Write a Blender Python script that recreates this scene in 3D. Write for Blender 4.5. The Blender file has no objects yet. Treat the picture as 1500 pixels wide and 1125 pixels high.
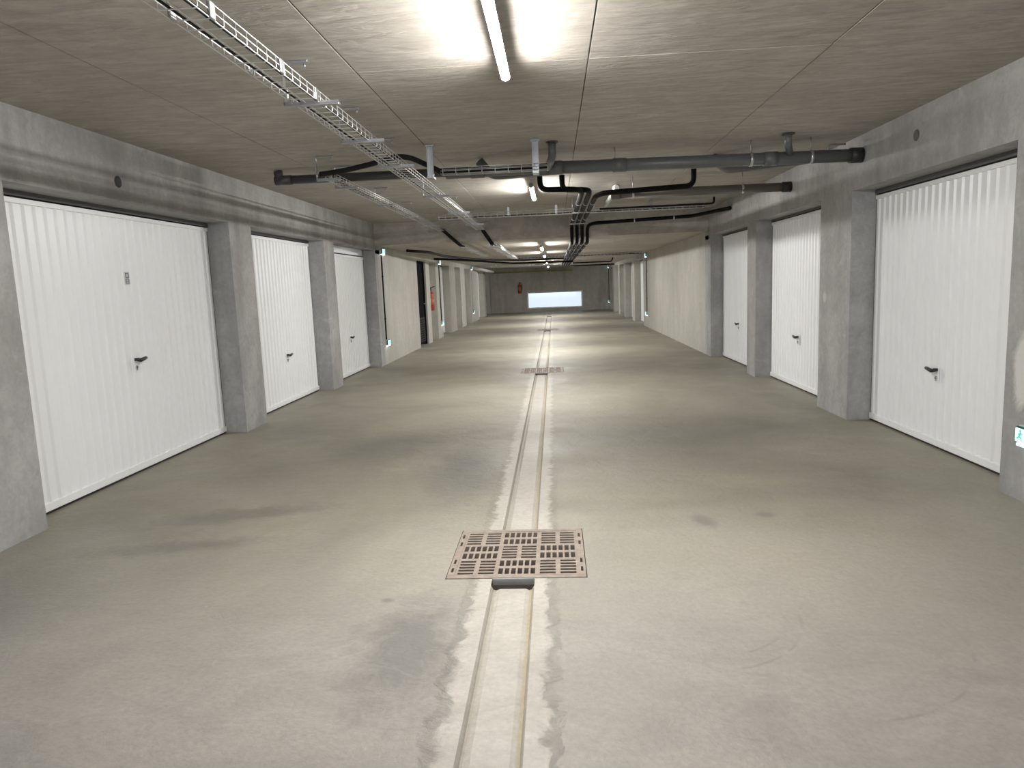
import bpy, math, random
from mathutils import Vector, Matrix
random.seed(7)
scene = bpy.context.scene
COL = scene.collection

# ------------------------------------------------------------------ camera
CAM_H = 1.4
r = Vector((0.99755214, 0.0577608, -0.0394134))
u = Vector((0.03103985, 0.13930007, 0.98976362))
f = Vector((-0.06265983, 0.9885642, -0.1371662))
cam_data = bpy.data.cameras.new('camera')
cam_data.sensor_fit = 'HORIZONTAL'
cam_data.sensor_width = 36.0
cam_data.lens = 1047.64 / 1500.0 * 36.0
cam_data.clip_start = 0.05
cam = bpy.data.objects.new('camera', cam_data)
COL.objects.link(cam)
cam.matrix_world = Matrix(((r.x, u.x, -f.x, 0.0), (r.y, u.y, -f.y, 0.0), (r.z, u.z, -f.z, CAM_H), (0, 0, 0, 1)))
scene.camera = cam

# ------------------------------------------------------------------ world, exposure, lamp power
world = bpy.data.worlds.new('sky')
scene.world = world
world.use_nodes = True
wbg = world.node_tree.nodes['Background']
wbg.inputs['Color'].default_value = (0.82, 0.91, 1.0, 1)
wbg.inputs['Strength'].default_value = 2.2
scene.view_settings.view_transform = 'Standard'
scene.view_settings.look = 'None'
scene.view_settings.gamma = 1.0
scene.view_settings.use_curve_mapping = False
scene.view_settings.exposure = 0.80
LAMP = 335.0
LAMP_ARC = 148.0            # degrees of the tube that glow; the rest is its white spine
LAMP_COLOR = (1.0, 0.982, 0.95)
SIGN = 2.0

# ------------------------------------------------------------------ dimensions (metres)
XL, XR = -3.212, 2.745          # faces of the side walls
DL, DR = -3.435, 2.961          # planes of the garage doors
ZC1, ZC2 = 2.586, 2.20          # ceiling before and beyond the step
YSTEP, YEND, YBACK = 13.0, 36.46, -5.0
ZL1, ZL2 = 2.127, 2.06          # lintels
CH0, CH1 = -0.328, -0.147       # drainage channel
G0, G1 = -0.566, 0.114          # drain grate

# ------------------------------------------------------------------ materials
def new_mat(name):
    m = bpy.data.materials.new(name)
    m.use_nodes = True
    nt = m.node_tree
    return m, nt, nt.nodes['Principled BSDF']

def N(nt, t, **kw):
    n = nt.nodes.new(t)
    for k, v in kw.items():
        setattr(n, k, v)
    return n

def plain(name, color, rough=0.5, metal=0.0, spec=0.5, emit=None, noise=0.0, nscale=20.0):
    m, nt, b = new_mat(name)
    b.inputs['Base Color'].default_value = (*color, 1)
    b.inputs['Roughness'].default_value = rough
    b.inputs['Metallic'].default_value = metal
    b.inputs['Specular IOR Level'].default_value = spec
    if emit:
        b.inputs['Emission Color'].default_value = (*emit[0], 1)
        b.inputs['Emission Strength'].default_value = emit[1]
    if noise:
        g = N(nt, 'ShaderNodeNewGeometry')
        no = N(nt, 'ShaderNodeTexNoise')
        no.inputs['Scale'].default_value = nscale
        no.inputs['Detail'].default_value = 5
        nt.links.new(g.outputs['Position'], no.inputs['Vector'])
        mx = N(nt, 'ShaderNodeMix', data_type='RGBA')
        mx.inputs['A'].default_value = (*[c * (1 - noise) for c in color], 1)
        mx.inputs['B'].default_value = (*[min(1, c * (1 + noise)) for c in color], 1)
        nt.links.new(no.outputs['Fac'], mx.inputs['Factor'])
        nt.links.new(mx.outputs['Result'], b.inputs['Base Color'])
    return m

def pos_noise(nt, scale, vec=(1, 1, 1), detail=5, rough=0.55, dist=0.0, off=(0, 0, 0)):
    g = N(nt, 'ShaderNodeNewGeometry')
    mp = N(nt, 'ShaderNodeMapping')
    mp.inputs['Scale'].default_value = vec
    mp.inputs['Location'].default_value = off
    no = N(nt, 'ShaderNodeTexNoise')
    no.inputs['Scale'].default_value = scale
    no.inputs['Detail'].default_value = detail
    no.inputs['Roughness'].default_value = rough
    no.inputs['Distortion'].default_value = dist
    nt.links.new(g.outputs['Position'], mp.inputs['Vector'])
    nt.links.new(mp.outputs['Vector'], no.inputs['Vector'])
    return no.outputs['Fac']

def ramp(nt, fac, lo, hi, a=0.0, b=1.0):
    n = N(nt, 'ShaderNodeMapRange', clamp=True)
    n.inputs['From Min'].default_value = lo
    n.inputs['From Max'].default_value = hi
    n.inputs['To Min'].default_value = a
    n.inputs['To Max'].default_value = b
    nt.links.new(fac, n.inputs['Value'])
    return n.outputs['Result']

def math_(nt, op, a, b=None):
    n = N(nt, 'ShaderNodeMath', operation=op)
    for i, v in enumerate((a, b)):
        if v is None:
            continue
        if isinstance(v, (int, float)):
            n.inputs[i].default_value = v
        else:
            nt.links.new(v, n.inputs[i])
    return n.outputs[0]

def mixc(nt, fac, a, b, mode='MIX'):
    n = N(nt, 'ShaderNodeMix', data_type='RGBA', blend_type=mode)
    if isinstance(fac, (int, float)):
        n.inputs['Factor'].default_value = fac
    else:
        nt.links.new(fac, n.inputs['Factor'])
    for k, v in (('A', a), ('B', b)):
        if isinstance(v, tuple):
            n.inputs[k].default_value = (*v, 1)
        else:
            nt.links.new(v, n.inputs[k])
    return n.outputs['Result']

def blob(nt, c, rad, rot=0.0, wob=0.5, nscale=3.0, soft=(0.35, 1.1)):
    """a stain with a ragged outline: 1 inside, 0 outside"""
    g = N(nt, 'ShaderNodeNewGeometry')
    mp = N(nt, 'ShaderNodeMapping', vector_type='TEXTURE')
    mp.inputs['Location'].default_value = c
    mp.inputs['Rotation'].default_value = (0, 0, rot)
    mp.inputs['Scale'].default_value = rad
    nt.links.new(g.outputs['Position'], mp.inputs['Vector'])
    ln = N(nt, 'ShaderNodeVectorMath', operation='LENGTH')
    nt.links.new(mp.outputs['Vector'], ln.inputs[0])
    no = pos_noise(nt, nscale, detail=9, rough=0.78, dist=0.8)
    d = math_(nt, 'ADD', ln.outputs['Value'], math_(nt, 'MULTIPLY', math_(nt, 'SUBTRACT', no, 0.5), wob * 2.2))
    return ramp(nt, d, soft[0], soft[1], 1.0, 0.0)

def bump(nt, b, height, strength, dist):
    bn = N(nt, 'ShaderNodeBump')
    bn.inputs['Strength'].default_value = strength
    bn.inputs['Distance'].default_value = dist
    nt.links.new(height, bn.inputs['Height'])
    nt.links.new(bn.outputs['Normal'], b.inputs['Normal'])

def concrete_wall(name, c0, c1, c2):
    m, nt, b = new_mat(name)
    big = ramp(nt, pos_noise(nt, 0.9, (1, 1, 1), 7, 0.6, 0.4), 0.34, 0.66)
    drip = ramp(nt, pos_noise(nt, 2.2, (1.4, 1.4, 0.25), 6, 0.6, 0.2, (4, 2, 0)), 0.45, 0.7)
    fine = ramp(nt, pos_noise(nt, 24, detail=6, rough=0.7), 0.3, 0.7)
    pale = ramp(nt, pos_noise(nt, 1.7, (1, 1, 1.3), 9, 0.7, 1.2, (9, 5, 3)), 0.60, 0.75)
    mott = ramp(nt, pos_noise(nt, 5.5, (1, 1, 0.8), 9, 0.7, 1.0, (6, 1, 8)), 0.42, 0.66)
    col = mixc(nt, big, c0, c1)
    col = mixc(nt, math_(nt, 'MULTIPLY', drip, 0.5), col, c2)
    col = mixc(nt, math_(nt, 'MULTIPLY', mott, 0.35), col, c2)
    col = mixc(nt, math_(nt, 'MULTIPLY', pale, 0.5), col, tuple(min(1, c * 1.45) for c in c1))
    col = mixc(nt, math_(nt, 'MULTIPLY', fine, 0.30), col, tuple(c * 0.55 for c in c0))
    # white filler smeared on the wall by the near right door
    sm = blob(nt, (2.745, 4.36, 0.78), (0.2, 0.11, 0.30), 0, 0.5, 7.0, (0.55, 0.9))
    col = mixc(nt, math_(nt, 'MULTIPLY', sm, 0.85), col, (0.62, 0.60, 0.57))
    sm2 = blob(nt, (2.745, 7.5, 1.15), (0.2, 0.07, 0.07), 0, 0.4, 14.0, (0.4, 0.9))
    col = mixc(nt, math_(nt, 'MULTIPLY', sm2, 0.6), col, (0.60, 0.59, 0.57))
    nt.links.new(col, b.inputs['Base Color'])
    b.inputs['Roughness'].default_value = 0.78
    b.inputs['Specular IOR Level'].default_value = 0.3
    h = math_(nt, 'ADD', pos_noise(nt, 5, detail=6, rough=0.6), math_(nt, 'MULTIPLY', pos_noise(nt, 60, detail=3), 0.25))
    bump(nt, b, h, 0.5, 0.02)
    return m

M = {}
M['wall'] = concrete_wall('concrete_wall', (0.345, 0.341, 0.332), (0.505, 0.502, 0.495), (0.215, 0.211, 0.203))
M['wall_far'] = concrete_wall('concrete_wall_board_marked', (0.47, 0.455, 0.415), (0.56, 0.545, 0.50), (0.37, 0.352, 0.31))
M['wall_end'] = concrete_wall('concrete_end_wall', (0.50, 0.475, 0.43), (0.60, 0.575, 0.525), (0.29, 0.265, 0.23))

def ceiling_mat():
    m, nt, b = new_mat('concrete_ceiling')
    streak = pos_noise(nt, 3.2, (0.8, 3.6, 1), 9, 0.68, 1.2)
    mott = ramp(nt, pos_noise(nt, 4.5, (1, 1.5, 1), 9, 0.72, 1.0, (7, 2, 0)), 0.42, 0.64)
    fleck = ramp(nt, pos_noise(nt, 22, (0.8, 1.6, 1), 5, 0.7, 0.4, (1, 9, 0)), 0.60, 0.74)
    big = ramp(nt, pos_noise(nt, 0.8, detail=5), 0.3, 0.7)
    col = mixc(nt, big, (0.42, 0.388, 0.345), (0.54, 0.505, 0.455))
    col = mixc(nt, ramp(nt, streak, 0.40, 0.66, 0.0, 0.6), col, (0.275, 0.245, 0.205))
    col = mixc(nt, math_(nt, 'MULTIPLY', mott, 0.4), col, (0.29, 0.262, 0.224))
    col = mixc(nt, math_(nt, 'MULTIPLY', fleck, 0.35), col, (0.60, 0.57, 0.52))
    eff = ramp(nt, pos_noise(nt, 2.4, (0.6, 2.4, 1), 9, 0.7, 1.5, (3, 7, 0)), 0.60, 0.72)
    col = mixc(nt, math_(nt, 'MULTIPLY', eff, 0.5), col, (0.62, 0.585, 0.535))
    nt.links.new(col, b.inputs['Base Color'])
    b.inputs['Roughness'].default_value = 0.72
    b.inputs['Specular IOR Level'].default_value = 0.35
    h = math_(nt, 'ADD', pos_noise(nt, 5.0, (0.7, 3.4, 1), 7, 0.65, 0.9), math_(nt, 'MULTIPLY', pos_noise(nt, 30, (0.5, 2, 1), 3), 0.2))
    bump(nt, b, h, 0.55, 0.03)
    return m
M['ceiling'] = ceiling_mat()

def floor_mat():
    m, nt, b = new_mat('concrete_floor')
    g = N(nt, 'ShaderNodeNewGeometry')
    sx = N(nt, 'ShaderNodeSeparateXYZ')
    nt.links.new(g.outputs['Position'], sx.inputs[0])
    big = ramp(nt, pos_noise(nt, 0.55, (1, 1, 1), 7, 0.6, 0.8), 0.33, 0.67)
    mid = ramp(nt, pos_noise(nt, 1.7, (1.0, 1.6, 1), 8, 0.65, 1.0, (5, 1, 0)), 0.40, 0.66)
    fine = ramp(nt, pos_noise(nt, 38, detail=5, rough=0.7), 0.35, 0.65)
    col = mixc(nt, big, (0.205, 0.189, 0.143), (0.345, 0.319, 0.246))
    col = mixc(nt, math_(nt, 'MULTIPLY', mid, 0.38), col, (0.315, 0.298, 0.250))
    sw = ramp(nt, pos_noise(nt, 5.0, (1.0, 2.2, 1), 9, 0.72, 1.6, (2, 8, 0)), 0.46, 0.66)
    col = mixc(nt, math_(nt, 'MULTIPLY', sw, 0.42), col, (0.27, 0.253, 0.213))
    sp = ramp(nt, pos_noise(nt, 16.0, (1, 1, 1), 6, 0.7, 0.6, (1, 3, 0)), 0.52, 0.72)
    # near stretch greyer; base beyond it painted darker to offset the strong lamp light
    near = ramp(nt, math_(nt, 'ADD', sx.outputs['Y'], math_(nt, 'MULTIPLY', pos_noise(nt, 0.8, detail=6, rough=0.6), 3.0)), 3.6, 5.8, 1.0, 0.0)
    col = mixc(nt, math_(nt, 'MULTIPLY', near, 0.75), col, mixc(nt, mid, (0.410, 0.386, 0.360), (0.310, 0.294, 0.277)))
    col = mixc(nt, math_(nt, 'MULTIPLY', sw, 0.30), col, (0.28, 0.263, 0.235))
    col = mixc(nt, math_(nt, 'MULTIPLY', sp, 0.42), col, (0.30, 0.285, 0.255))
    # pinkish worn area to the right of the grate
    pk = blob(nt, (1.25, 3.5, 0), (0.9, 0.9, 1), 0.2, 0.5, 2.0, (0.2, 1.2))
    col = mixc(nt, math_(nt, 'MULTIPLY', pk, 0.35), col, (0.50, 0.44, 0.37))
    # dark scuffs
    for c, rd, rot, k, ns, w in (((-2.05, 4.35, 0), (0.60, 0.17, 1), 0.25, 0.62, 6, 1.0), ((-2.15, 3.78, 0), (0.55, 0.12, 1), 0.2, 0.55, 7, 1.0),
                                 ((-0.62, 2.62, 0), (0.24, 0.50, 1), 0.1, 0.68, 6, 0.95), ((-0.72, 5.25, 0), (0.30, 0.75, 1), 0.1, 0.6, 3, 0.6),
                                 ((-1.55, 6.2, 0), (0.6, 0.8, 1), 0, 0.42, 2, 0.6), ((1.2, 6.6, 0), (1.3, 0.7, 1), 0, 0.35, 1.6, 0.6),
                                 ((0.829, 4.06, 0), (0.075, 0.13, 1), 0.2, 0.6, 12, 0.4), ((1.20, 4.15, 0), (0.07, 0.06, 1), 0, 0.55, 14, 0.3),
                                 ((-2.9, 2.9, 0), (0.7, 0.8, 1), 0, 0.35, 2, 0.6), ((-0.80, 3.05, 0), (0.035, 0.03, 1), 0, 0.6, 20, 0.2)):
        st = blob(nt, c, rd, rot, w, ns)
        col = mixc(nt, math_(nt, 'MULTIPLY', st, k), col, (0.145, 0.140, 0.129))
    # tyre arcs
    for cx, cy, R in ((0.55, 2.9, 0.36), (0.50, 2.9, 0.47), (0.9, 2.75, 0.62)):
        dx = math_(nt, 'SUBTRACT', sx.outputs['X'], cx)
        dy = math_(nt, 'SUBTRACT', sx.outputs['Y'], cy)
        rr = math_(nt, 'SQRT', math_(nt, 'ADD', math_(nt, 'MULTIPLY', dx, dx), math_(nt, 'MULTIPLY', dy, dy)))
        ring = ramp(nt, math_(nt, 'ABSOLUTE', math_(nt, 'SUBTRACT', rr, R)), 0.002, 0.010, 1.0, 0.0)
        sec = ramp(nt, math_(nt, 'SUBTRACT', dx, dy), R * 0.9, R * 1.25)
        brk = ramp(nt, pos_noise(nt, 6, detail=4), 0.42, 0.55)
        col = mixc(nt, math_(nt, 'MULTIPLY', math_(nt, 'MULTIPLY', ring, sec), math_(nt, 'MULTIPLY', brk, 0.40)), col, (0.20, 0.185, 0.165))
    # pale mortar either side of the channel and in its bed
    ax = math_(nt, 'ABSOLUTE', math_(nt, 'SUBTRACT', sx.outputs['X'], -0.237))
    edge = math_(nt, 'ADD', ax, math_(nt, 'MULTIPLY', math_(nt, 'SUBTRACT', pos_noise(nt, 9, (1, 1, 1), 7, 0.7, 0.8), 0.5), 0.19))
    mort = ramp(nt, edge, 0.150, 0.185, 1.0, 0.0)
    farfade = ramp(nt, sx.outputs['Y'], 3.5, 14.0, 1.0, 0.35)
    col = mixc(nt, math_(nt, 'MULTIPLY', mort, math_(nt, 'MULTIPLY', farfade, 0.75)), col, mixc(nt, mid, (0.56, 0.522, 0.470), (0.46, 0.425, 0.375)))
    # rust coloured silt in the right channel corner, painted soft shadow in the left
    for x0, wd, cc in ((CH1 - 0.004, 0.013, (0.40, 0.335, 0.21)), (CH0 + 0.004, 0.012, (0.33, 0.295, 0.24))):
        dd = math_(nt, 'ABSOLUTE', math_(nt, 'SUBTRACT', sx.outputs['X'], x0))
        dd = math_(nt, 'ADD', dd, math_(nt, 'MULTIPLY', math_(nt, 'SUBTRACT', pos_noise(nt, 5, (1, 1, 1), 5), 0.5), 0.012))
        col = mixc(nt, ramp(nt, dd, wd * 0.3, wd, 0.75, 0.0), col, cc)
    col = mixc(nt, math_(nt, 'MULTIPLY', fine, 0.24), col, (0.17, 0.16, 0.14))
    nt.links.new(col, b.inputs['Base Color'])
    ro = ramp(nt, pos_noise(nt, 1.4, detail=6), 0.3, 0.7, 0.50, 0.68)
    nt.links.new(ro, b.inputs['Roughness'])
    b.inputs['Specular IOR Level'].default_value = 0.40
    h = math_(nt, 'ADD', pos_noise(nt, 4, detail=7, rough=0.62, dist=0.5), math_(nt, 'MULTIPLY', pos_noise(nt, 45, detail=4), 0.22))
    h = math_(nt, 'ADD', h, math_(nt, 'MULTIPLY', math_(nt, 'MULTIPLY', ramp(nt, edge, 0.17, 0.22, 1.0, 0.0), ramp(nt, sx.outputs['Y'], 3.0, 6.0, 1.0, 0.0)), 0.5))
    bump(nt, b, h, 0.65, 0.02)
    return m
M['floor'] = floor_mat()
M['pit'] = plain('pit_concrete', (0.075, 0.07, 0.065), 0.95, spec=0.1, noise=0.3)
M['plug_edge'] = plain('frame_edge_steel', (0.55, 0.55, 0.54), 0.6, noise=0.2)
M['door'] = plain('white_door_paint', (0.88, 0.892, 0.905), 0.36, spec=0.5, noise=0.02, nscale=3)
M['door_frame'] = plain('dark_door_frame', (0.10, 0.10, 0.10), 0.6)
M['lever'] = plain('black_lever', (0.012, 0.012, 0.012), 0.35)
M['chrome'] = plain('chrome', (0.55, 0.55, 0.55), 0.25, 1.0)
M['keyhole'] = plain('keyhole_dark', (0.05, 0.05, 0.05), 0.5)
M['plate'] = plain('plate_grey', (0.62, 0.64, 0.66), 0.4)
M['ink'] = plain('plate_ink', (0.22, 0.24, 0.26), 0.6)
M['galv'] = plain('galvanised_steel', (0.46, 0.47, 0.48), 0.38, 0.9, noise=0.12, nscale=30)
M['wire'] = plain('zinc_wire', (0.72, 0.73, 0.72), 0.33, 0.7)
M['grey_pipe'] = plain('grey_plastic_pipe', (0.115, 0.120, 0.122), 0.38, noise=0.12, nscale=6)
M['brown_pipe'] = plain('brown_grey_pipe', (0.125, 0.112, 0.098), 0.45, noise=0.1, nscale=6)
M['dark_pipe'] = plain('dark_plastic_pipe', (0.055, 0.052, 0.058), 0.40, noise=0.12, nscale=6)
M['pale_pipe'] = plain('pale_plastic_pipe', (0.55, 0.55, 0.53), 0.4)
M['black'] = plain('black_insulation', (0.007, 0.007, 0.007), 0.6, spec=0.1, noise=0.2, nscale=30)
M['cable'] = plain('black_cable', (0.014, 0.014, 0.014), 0.6, spec=0.15)
M['yellow'] = plain('yellow_pipe_paint', (0.38, 0.31, 0.07), 0.5, noise=0.15)
M['clamp'] = plain('zinc_clamp', (0.60, 0.60, 0.60), 0.3, 0.9)
M['rust'] = plain('cast_iron_rust', (0.31, 0.258, 0.218), 0.68, 0.25, noise=0.45, nscale=22)
M['cap'] = plain('lamp_end_cap', (0.24, 0.24, 0.24), 0.5)
M['tube'] = plain('lit_tube', (0.9, 0.9, 0.9), 0.4, emit=(LAMP_COLOR, LAMP))
M['sign_house'] = plain('sign_housing', (0.50, 0.52, 0.52), 0.4)
M['sign_rim'] = plain('sign_rim', (0.02, 0.09, 0.075), 0.4)
M['sign_lens'] = plain('sign_lens', (0.5, 0.9, 0.85), 0.3, emit=((0.50, 0.98, 0.93), SIGN * 0.33))
M['sign_glyph'] = plain('sign_glyph', (0.05, 0.35, 0.33), 0.4, emit=((0.12, 0.52, 0.50), SIGN * 0.2))
M['lens_white'] = plain('sign_lamp', (0.9, 0.95, 0.95), 0.3, emit=((0.80, 0.97, 1.0), SIGN * 1.2))
M['red'] = plain('extinguisher_red', (0.36, 0.035, 0.025), 0.35)
M['ext_label'] = plain('extinguisher_label', (0.45, 0.13, 0.10), 0.5)
M['ext_black'] = plain('extinguisher_black', (0.02, 0.02, 0.02), 0.5)
M['steel_door'] = plain('dark_steel_door', (0.006, 0.006, 0.008), 0.85, 0.0, spec=0.06)
M['vent'] = plain('vent_steel', (0.03, 0.028, 0.03), 0.7, spec=0.1)
M['plug'] = plain('dark_plug', (0.035, 0.035, 0.045), 0.7)
M['plug_grey'] = plain('mortar_plug', (0.12, 0.12, 0.115), 0.8)
M['win_frame'] = plain('white_window_frame', (0.80, 0.82, 0.84), 0.4)
M['orange'] = plain('orange_foam', (0.42, 0.16, 0.06), 0.7)

def pane_mat():
    m = bpy.data.materials.new('window_pane')
    m.use_nodes = True
    nt = m.node_tree
    out = nt.nodes['Material Output']
    nt.nodes.remove(nt.nodes['Principled BSDF'])
    tr = N(nt, 'ShaderNodeBsdfTransparent')
    tr.inputs['Color'].default_value = (0.52, 0.53, 0.535, 1)
    gl = N(nt, 'ShaderNodeBsdfGlossy')
    gl.inputs['Roughness'].default_value = 0.05
    mx = N(nt, 'ShaderNodeMixShader')
    mx.inputs[0].default_value = 0.06
    nt.links.new(tr.outputs[0], mx.inputs[1])
    nt.links.new(gl.outputs[0], mx.inputs[2])
    nt.links.new(mx.outputs[0], out.inputs['Surface'])
    return m
M['pane'] = pane_mat()

# ------------------------------------------------------------------ mesh helpers
WORLD = {}

class MB:
    def __init__(self):
        self.v, self.f, self.s = [], [], []

    def quad(self, *pts, smooth=False):
        i = len(self.v)
        self.v += [tuple(p) for p in pts]
        self.f.append(tuple(range(i, i + len(pts))))
        self.s.append(smooth)
        return self

    def box(self, x0, x1, y0, y1, z0, z1, bev=0.0):
        x0, x1 = min(x0, x1), max(x0, x1)
        y0, y1 = min(y0, y1), max(y0, y1)
        z0, z1 = min(z0, z1), max(z0, z1)
        i = len(self.v)
        if bev <= 0:
            self.v += [(x, y, z) for z in (z0, z1) for y in (y0, y1) for x in (x0, x1)]
            fs = [(0, 2, 3, 1), (4, 5, 7, 6), (0, 1, 5, 4), (2, 6, 7, 3), (0, 4, 6, 2), (1, 3, 7, 5)]
            self.f += [tuple(i + k for k in q) for q in fs]
            self.s += [False] * 6
            return self
        b = min(bev, (x1 - x0) * .45, (y1 - y0) * .45, (z1 - z0) * .45)
        idx = {}
        for sx, cx in ((0, x0), (1, x1)):
            for sy, cy in ((0, y0), (1, y1)):
                for sz, cz in ((0, z0), (1, z1)):
                    dx, dy, dz = (b if not sx else -b), (b if not sy else -b), (b if not sz else -b)
                    for ax, p in (('x', (cx, cy + dy, cz + dz)), ('y', (cx + dx, cy, cz + dz)), ('z', (cx + dx, cy + dy, cz))):
                        idx[(sx, sy, sz, ax)] = len(self.v)
                        self.v.append(p)
        def F(*k):
            self.f.append(tuple(idx[q] for q in k)); self.s.append(False)
        for s in (0, 1):
            o = [(s, 0, 0, 'x'), (s, 0, 1, 'x'), (s, 1, 1, 'x'), (s, 1, 0, 'x')]
            F(*(o if s == 0 else o[::-1]))
            o = [(0, s, 0, 'y'), (1, s, 0, 'y'), (1, s, 1, 'y'), (0, s, 1, 'y')]
            F(*(o if s == 0 else o[::-1]))
            o = [(0, 0, s, 'z'), (0, 1, s, 'z'), (1, 1, s, 'z'), (1, 0, s, 'z')]
            F(*(o if s == 0 else o[::-1]))
        for a in (0, 1):
            for c in (0, 1):
                F((a, c, 0, 'x'), (a, c, 1, 'x'), (a, c, 1, 'y'), (a, c, 0, 'y'))
                F((a, 0, c, 'x'), (a, 1, c, 'x'), (a, 1, c, 'z'), (a, 0, c, 'z'))
                F((0, a, c, 'y'), (1, a, c, 'y'), (1, a, c, 'z'), (0, a, c, 'z'))
                for d in (0, 1):
                    F((a, c, d, 'x'), (a, c, d, 'y'), (a, c, d, 'z'))
        return self

    def tube(self, pts, rad, seg=12, caps=True, smooth=True):
        pts = [Vector(p) for p in pts]
        n = len(pts)
        rads = rad if isinstance(rad, (list, tuple)) else [rad] * n
        tang = []
        for k in range(n):
            a = pts[max(0, k - 1)]; b = pts[min(n - 1, k + 1)]
            d = (b - a)
            tang.append(d.normalized() if d.length > 1e-9 else Vector((0, 0, 1)))
        up = Vector((0, 0, 1)) if abs(tang[0].z) < 0.9 else Vector((1, 0, 0))
        nx = tang[0].cross(up).normalized()
        base = len(self.v)
        for k in range(n):
            t = tang[k]
            nx = (nx - t * nx.dot(t))
            nx = nx.normalized() if nx.length > 1e-6 else t.orthogonal().normalized()
            ny = t.cross(nx)
            for j in range(seg):
                a = 2 * math.pi * j / seg
                p = pts[k] + (nx * math.cos(a) + ny * math.sin(a)) * rads[k]
                self.v.append(tuple(p))
        for k in range(n - 1):
            for j in range(seg):
                a = base + k * seg + j; b = base + k * seg + (j + 1) % seg
                self.f.append((a, b, b + seg, a + seg)); self.s.append(smooth)
        if caps:
            self.f.append(tuple(base + j for j in range(seg))[::-1]); self.s.append(False)
            self.f.append(tuple(base + (n - 1) * seg + j for j in range(seg))); self.s.append(False)
        return self

    def cyl(self, p0, p1, rad, seg=16):
        return self.tube([p0, p1], rad, seg)

    def build(self, name, mat, parent=None, loc=None):
        off = WORLD.get(parent.name, Vector((0, 0, 0))) if parent else Vector((0, 0, 0))
        if loc is not None:
            off = off + Vector(loc) if parent else Vector(loc)
        me = bpy.data.meshes.new(name)
        me.from_pydata([tuple(Vector(p) - off) for p in self.v], [], self.f)
        me.update()
        import bmesh
        bm = bmesh.new(); bm.from_mesh(me)
        bmesh.ops.recalc_face_normals(bm, faces=bm.faces)
        bm.to_mesh(me); bm.free()
        for p, s in zip(me.polygons, self.s):
            p.use_smooth = s
        me.materials.append(mat)
        o = bpy.data.objects.new(name, me)
        COL.objects.link(o)
        if parent:
            o.parent = parent
            WORLD[o.name] = off
        else:
            o.location = off
            WORLD[o.name] = off
        return o

def tag(o, label=None, cat=None, group=None, kind=None):
    if label: o['label'] = label
    if cat: o['category'] = cat
    if group: o['group'] = group
    if kind: o['kind'] = kind
    return o

def thing(name, loc, label, cat, group=None, kind=None):
    o = bpy.data.objects.new(name, None)
    o.empty_display_size = 0.1
    o.location = loc
    COL.objects.link(o)
    WORLD[o.name] = Vector(loc)
    return tag(o, label, cat, group, kind)

def clone(src, parent, delta):
    """another copy of a part, sharing its mesh, moved by delta"""
    o = src.copy()
    COL.objects.link(o)
    o.parent = parent
    o.location = Vector(src.location) + Vector(delta)
    WORLD[o.name] = WORLD[src.name]
    return o

def fillet(pts, rad, n=6):
    pts = [Vector(p) for p in pts]
    out = [pts[0]]
    for k in range(1, len(pts) - 1):
        p, a, b = pts[k], pts[k - 1], pts[k + 1]
        da, db = (a - p), (b - p)
        rr = min(rad, da.length * 0.48, db.length * 0.48)
        s, e = p + da.normalized() * rr, p + db.normalized() * rr
        for i in range(n + 1):
            t = i / n
            out.append((s * (1 - t) ** 2) + (p * 2 * t * (1 - t)) + (e * t ** 2))
    out.append(pts[-1])
    return out

def plate_holes(mb, x0, x1, y0, y1, z0, z1, holes):
    """a flat plate with rectangular openings, all side faces included"""
    xs = sorted({x0, x1, *[h[0] for h in holes], *[h[1] for h in holes]})
    ys = sorted({y0, y1, *[h[2] for h in holes], *[h[3] for h in holes]})
    nx, ny = len(xs) - 1, len(ys) - 1
    def solid(i, j):
        if i < 0 or j < 0 or i >= nx or j >= ny: return False
        cx, cy = (xs[i] + xs[i + 1]) / 2, (ys[j] + ys[j + 1]) / 2
        return not any(h[0] < cx < h[1] and h[2] < cy < h[3] for h in holes)
    for i in range(nx):
        for j in range(ny):
            if not solid(i, j): continue
            a, b, c, d = xs[i], xs[i + 1], ys[j], ys[j + 1]
            mb.quad((a, c, z1), (b, c, z1), (b, d, z1), (a, d, z1))
            mb.quad((a, c, z0), (a, d, z0), (b, d, z0), (b, c, z0))
            if not solid(i - 1, j): mb.quad((a, c, z0), (a, c, z1), (a, d, z1), (a, d, z0))
            if not solid(i + 1, j): mb.quad((b, c, z0), (b, d, z0), (b, d, z1), (b, c, z1))
            if not solid(i, j - 1): mb.quad((a, c, z0), (b, c, z0), (b, c, z1), (a, c, z1))
            if not solid(i, j + 1): mb.quad((a, d, z0), (a, d, z1), (b, d, z1), (b, d, z0))

# ------------------------------------------------------------------ floor
GRATES = [(3.28, 3.962), (11.27, 11.95), (21.55, 22.23), (30.95, 31.63)]
fl = MB()
Xa, Xb = -3.75, 3.25
chd = -0.022
GAP = 0.004
def strip(x0, x1, z0, z1, y0, y1):
    fl.quad((x0, y0, z0), (x1, y0, z1), (x1, y1, z1), (x0, y1, z0))
def ysplit(y0, y1):
    n = max(1, int((y1 - y0) / 3))
    return [(y0 + (y1 - y0) * k / n, y0 + (y1 - y0) * (k + 1) / n) for k in range(n)]
for a, b in ysplit(YBACK - 6, YEND + 0.4):
    strip(Xa, G0 - GAP, 0, 0, a, b)
    strip(G1 + GAP, Xb, 0, 0, a, b)
SLOT = 0.075                    # the bed stops short of each grate and drops into its pit
cuts = [YBACK - 6]
for a, b in GRATES:
    cuts += [a - GAP, b + GAP]
cuts.append(YEND + 0.4)
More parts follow.
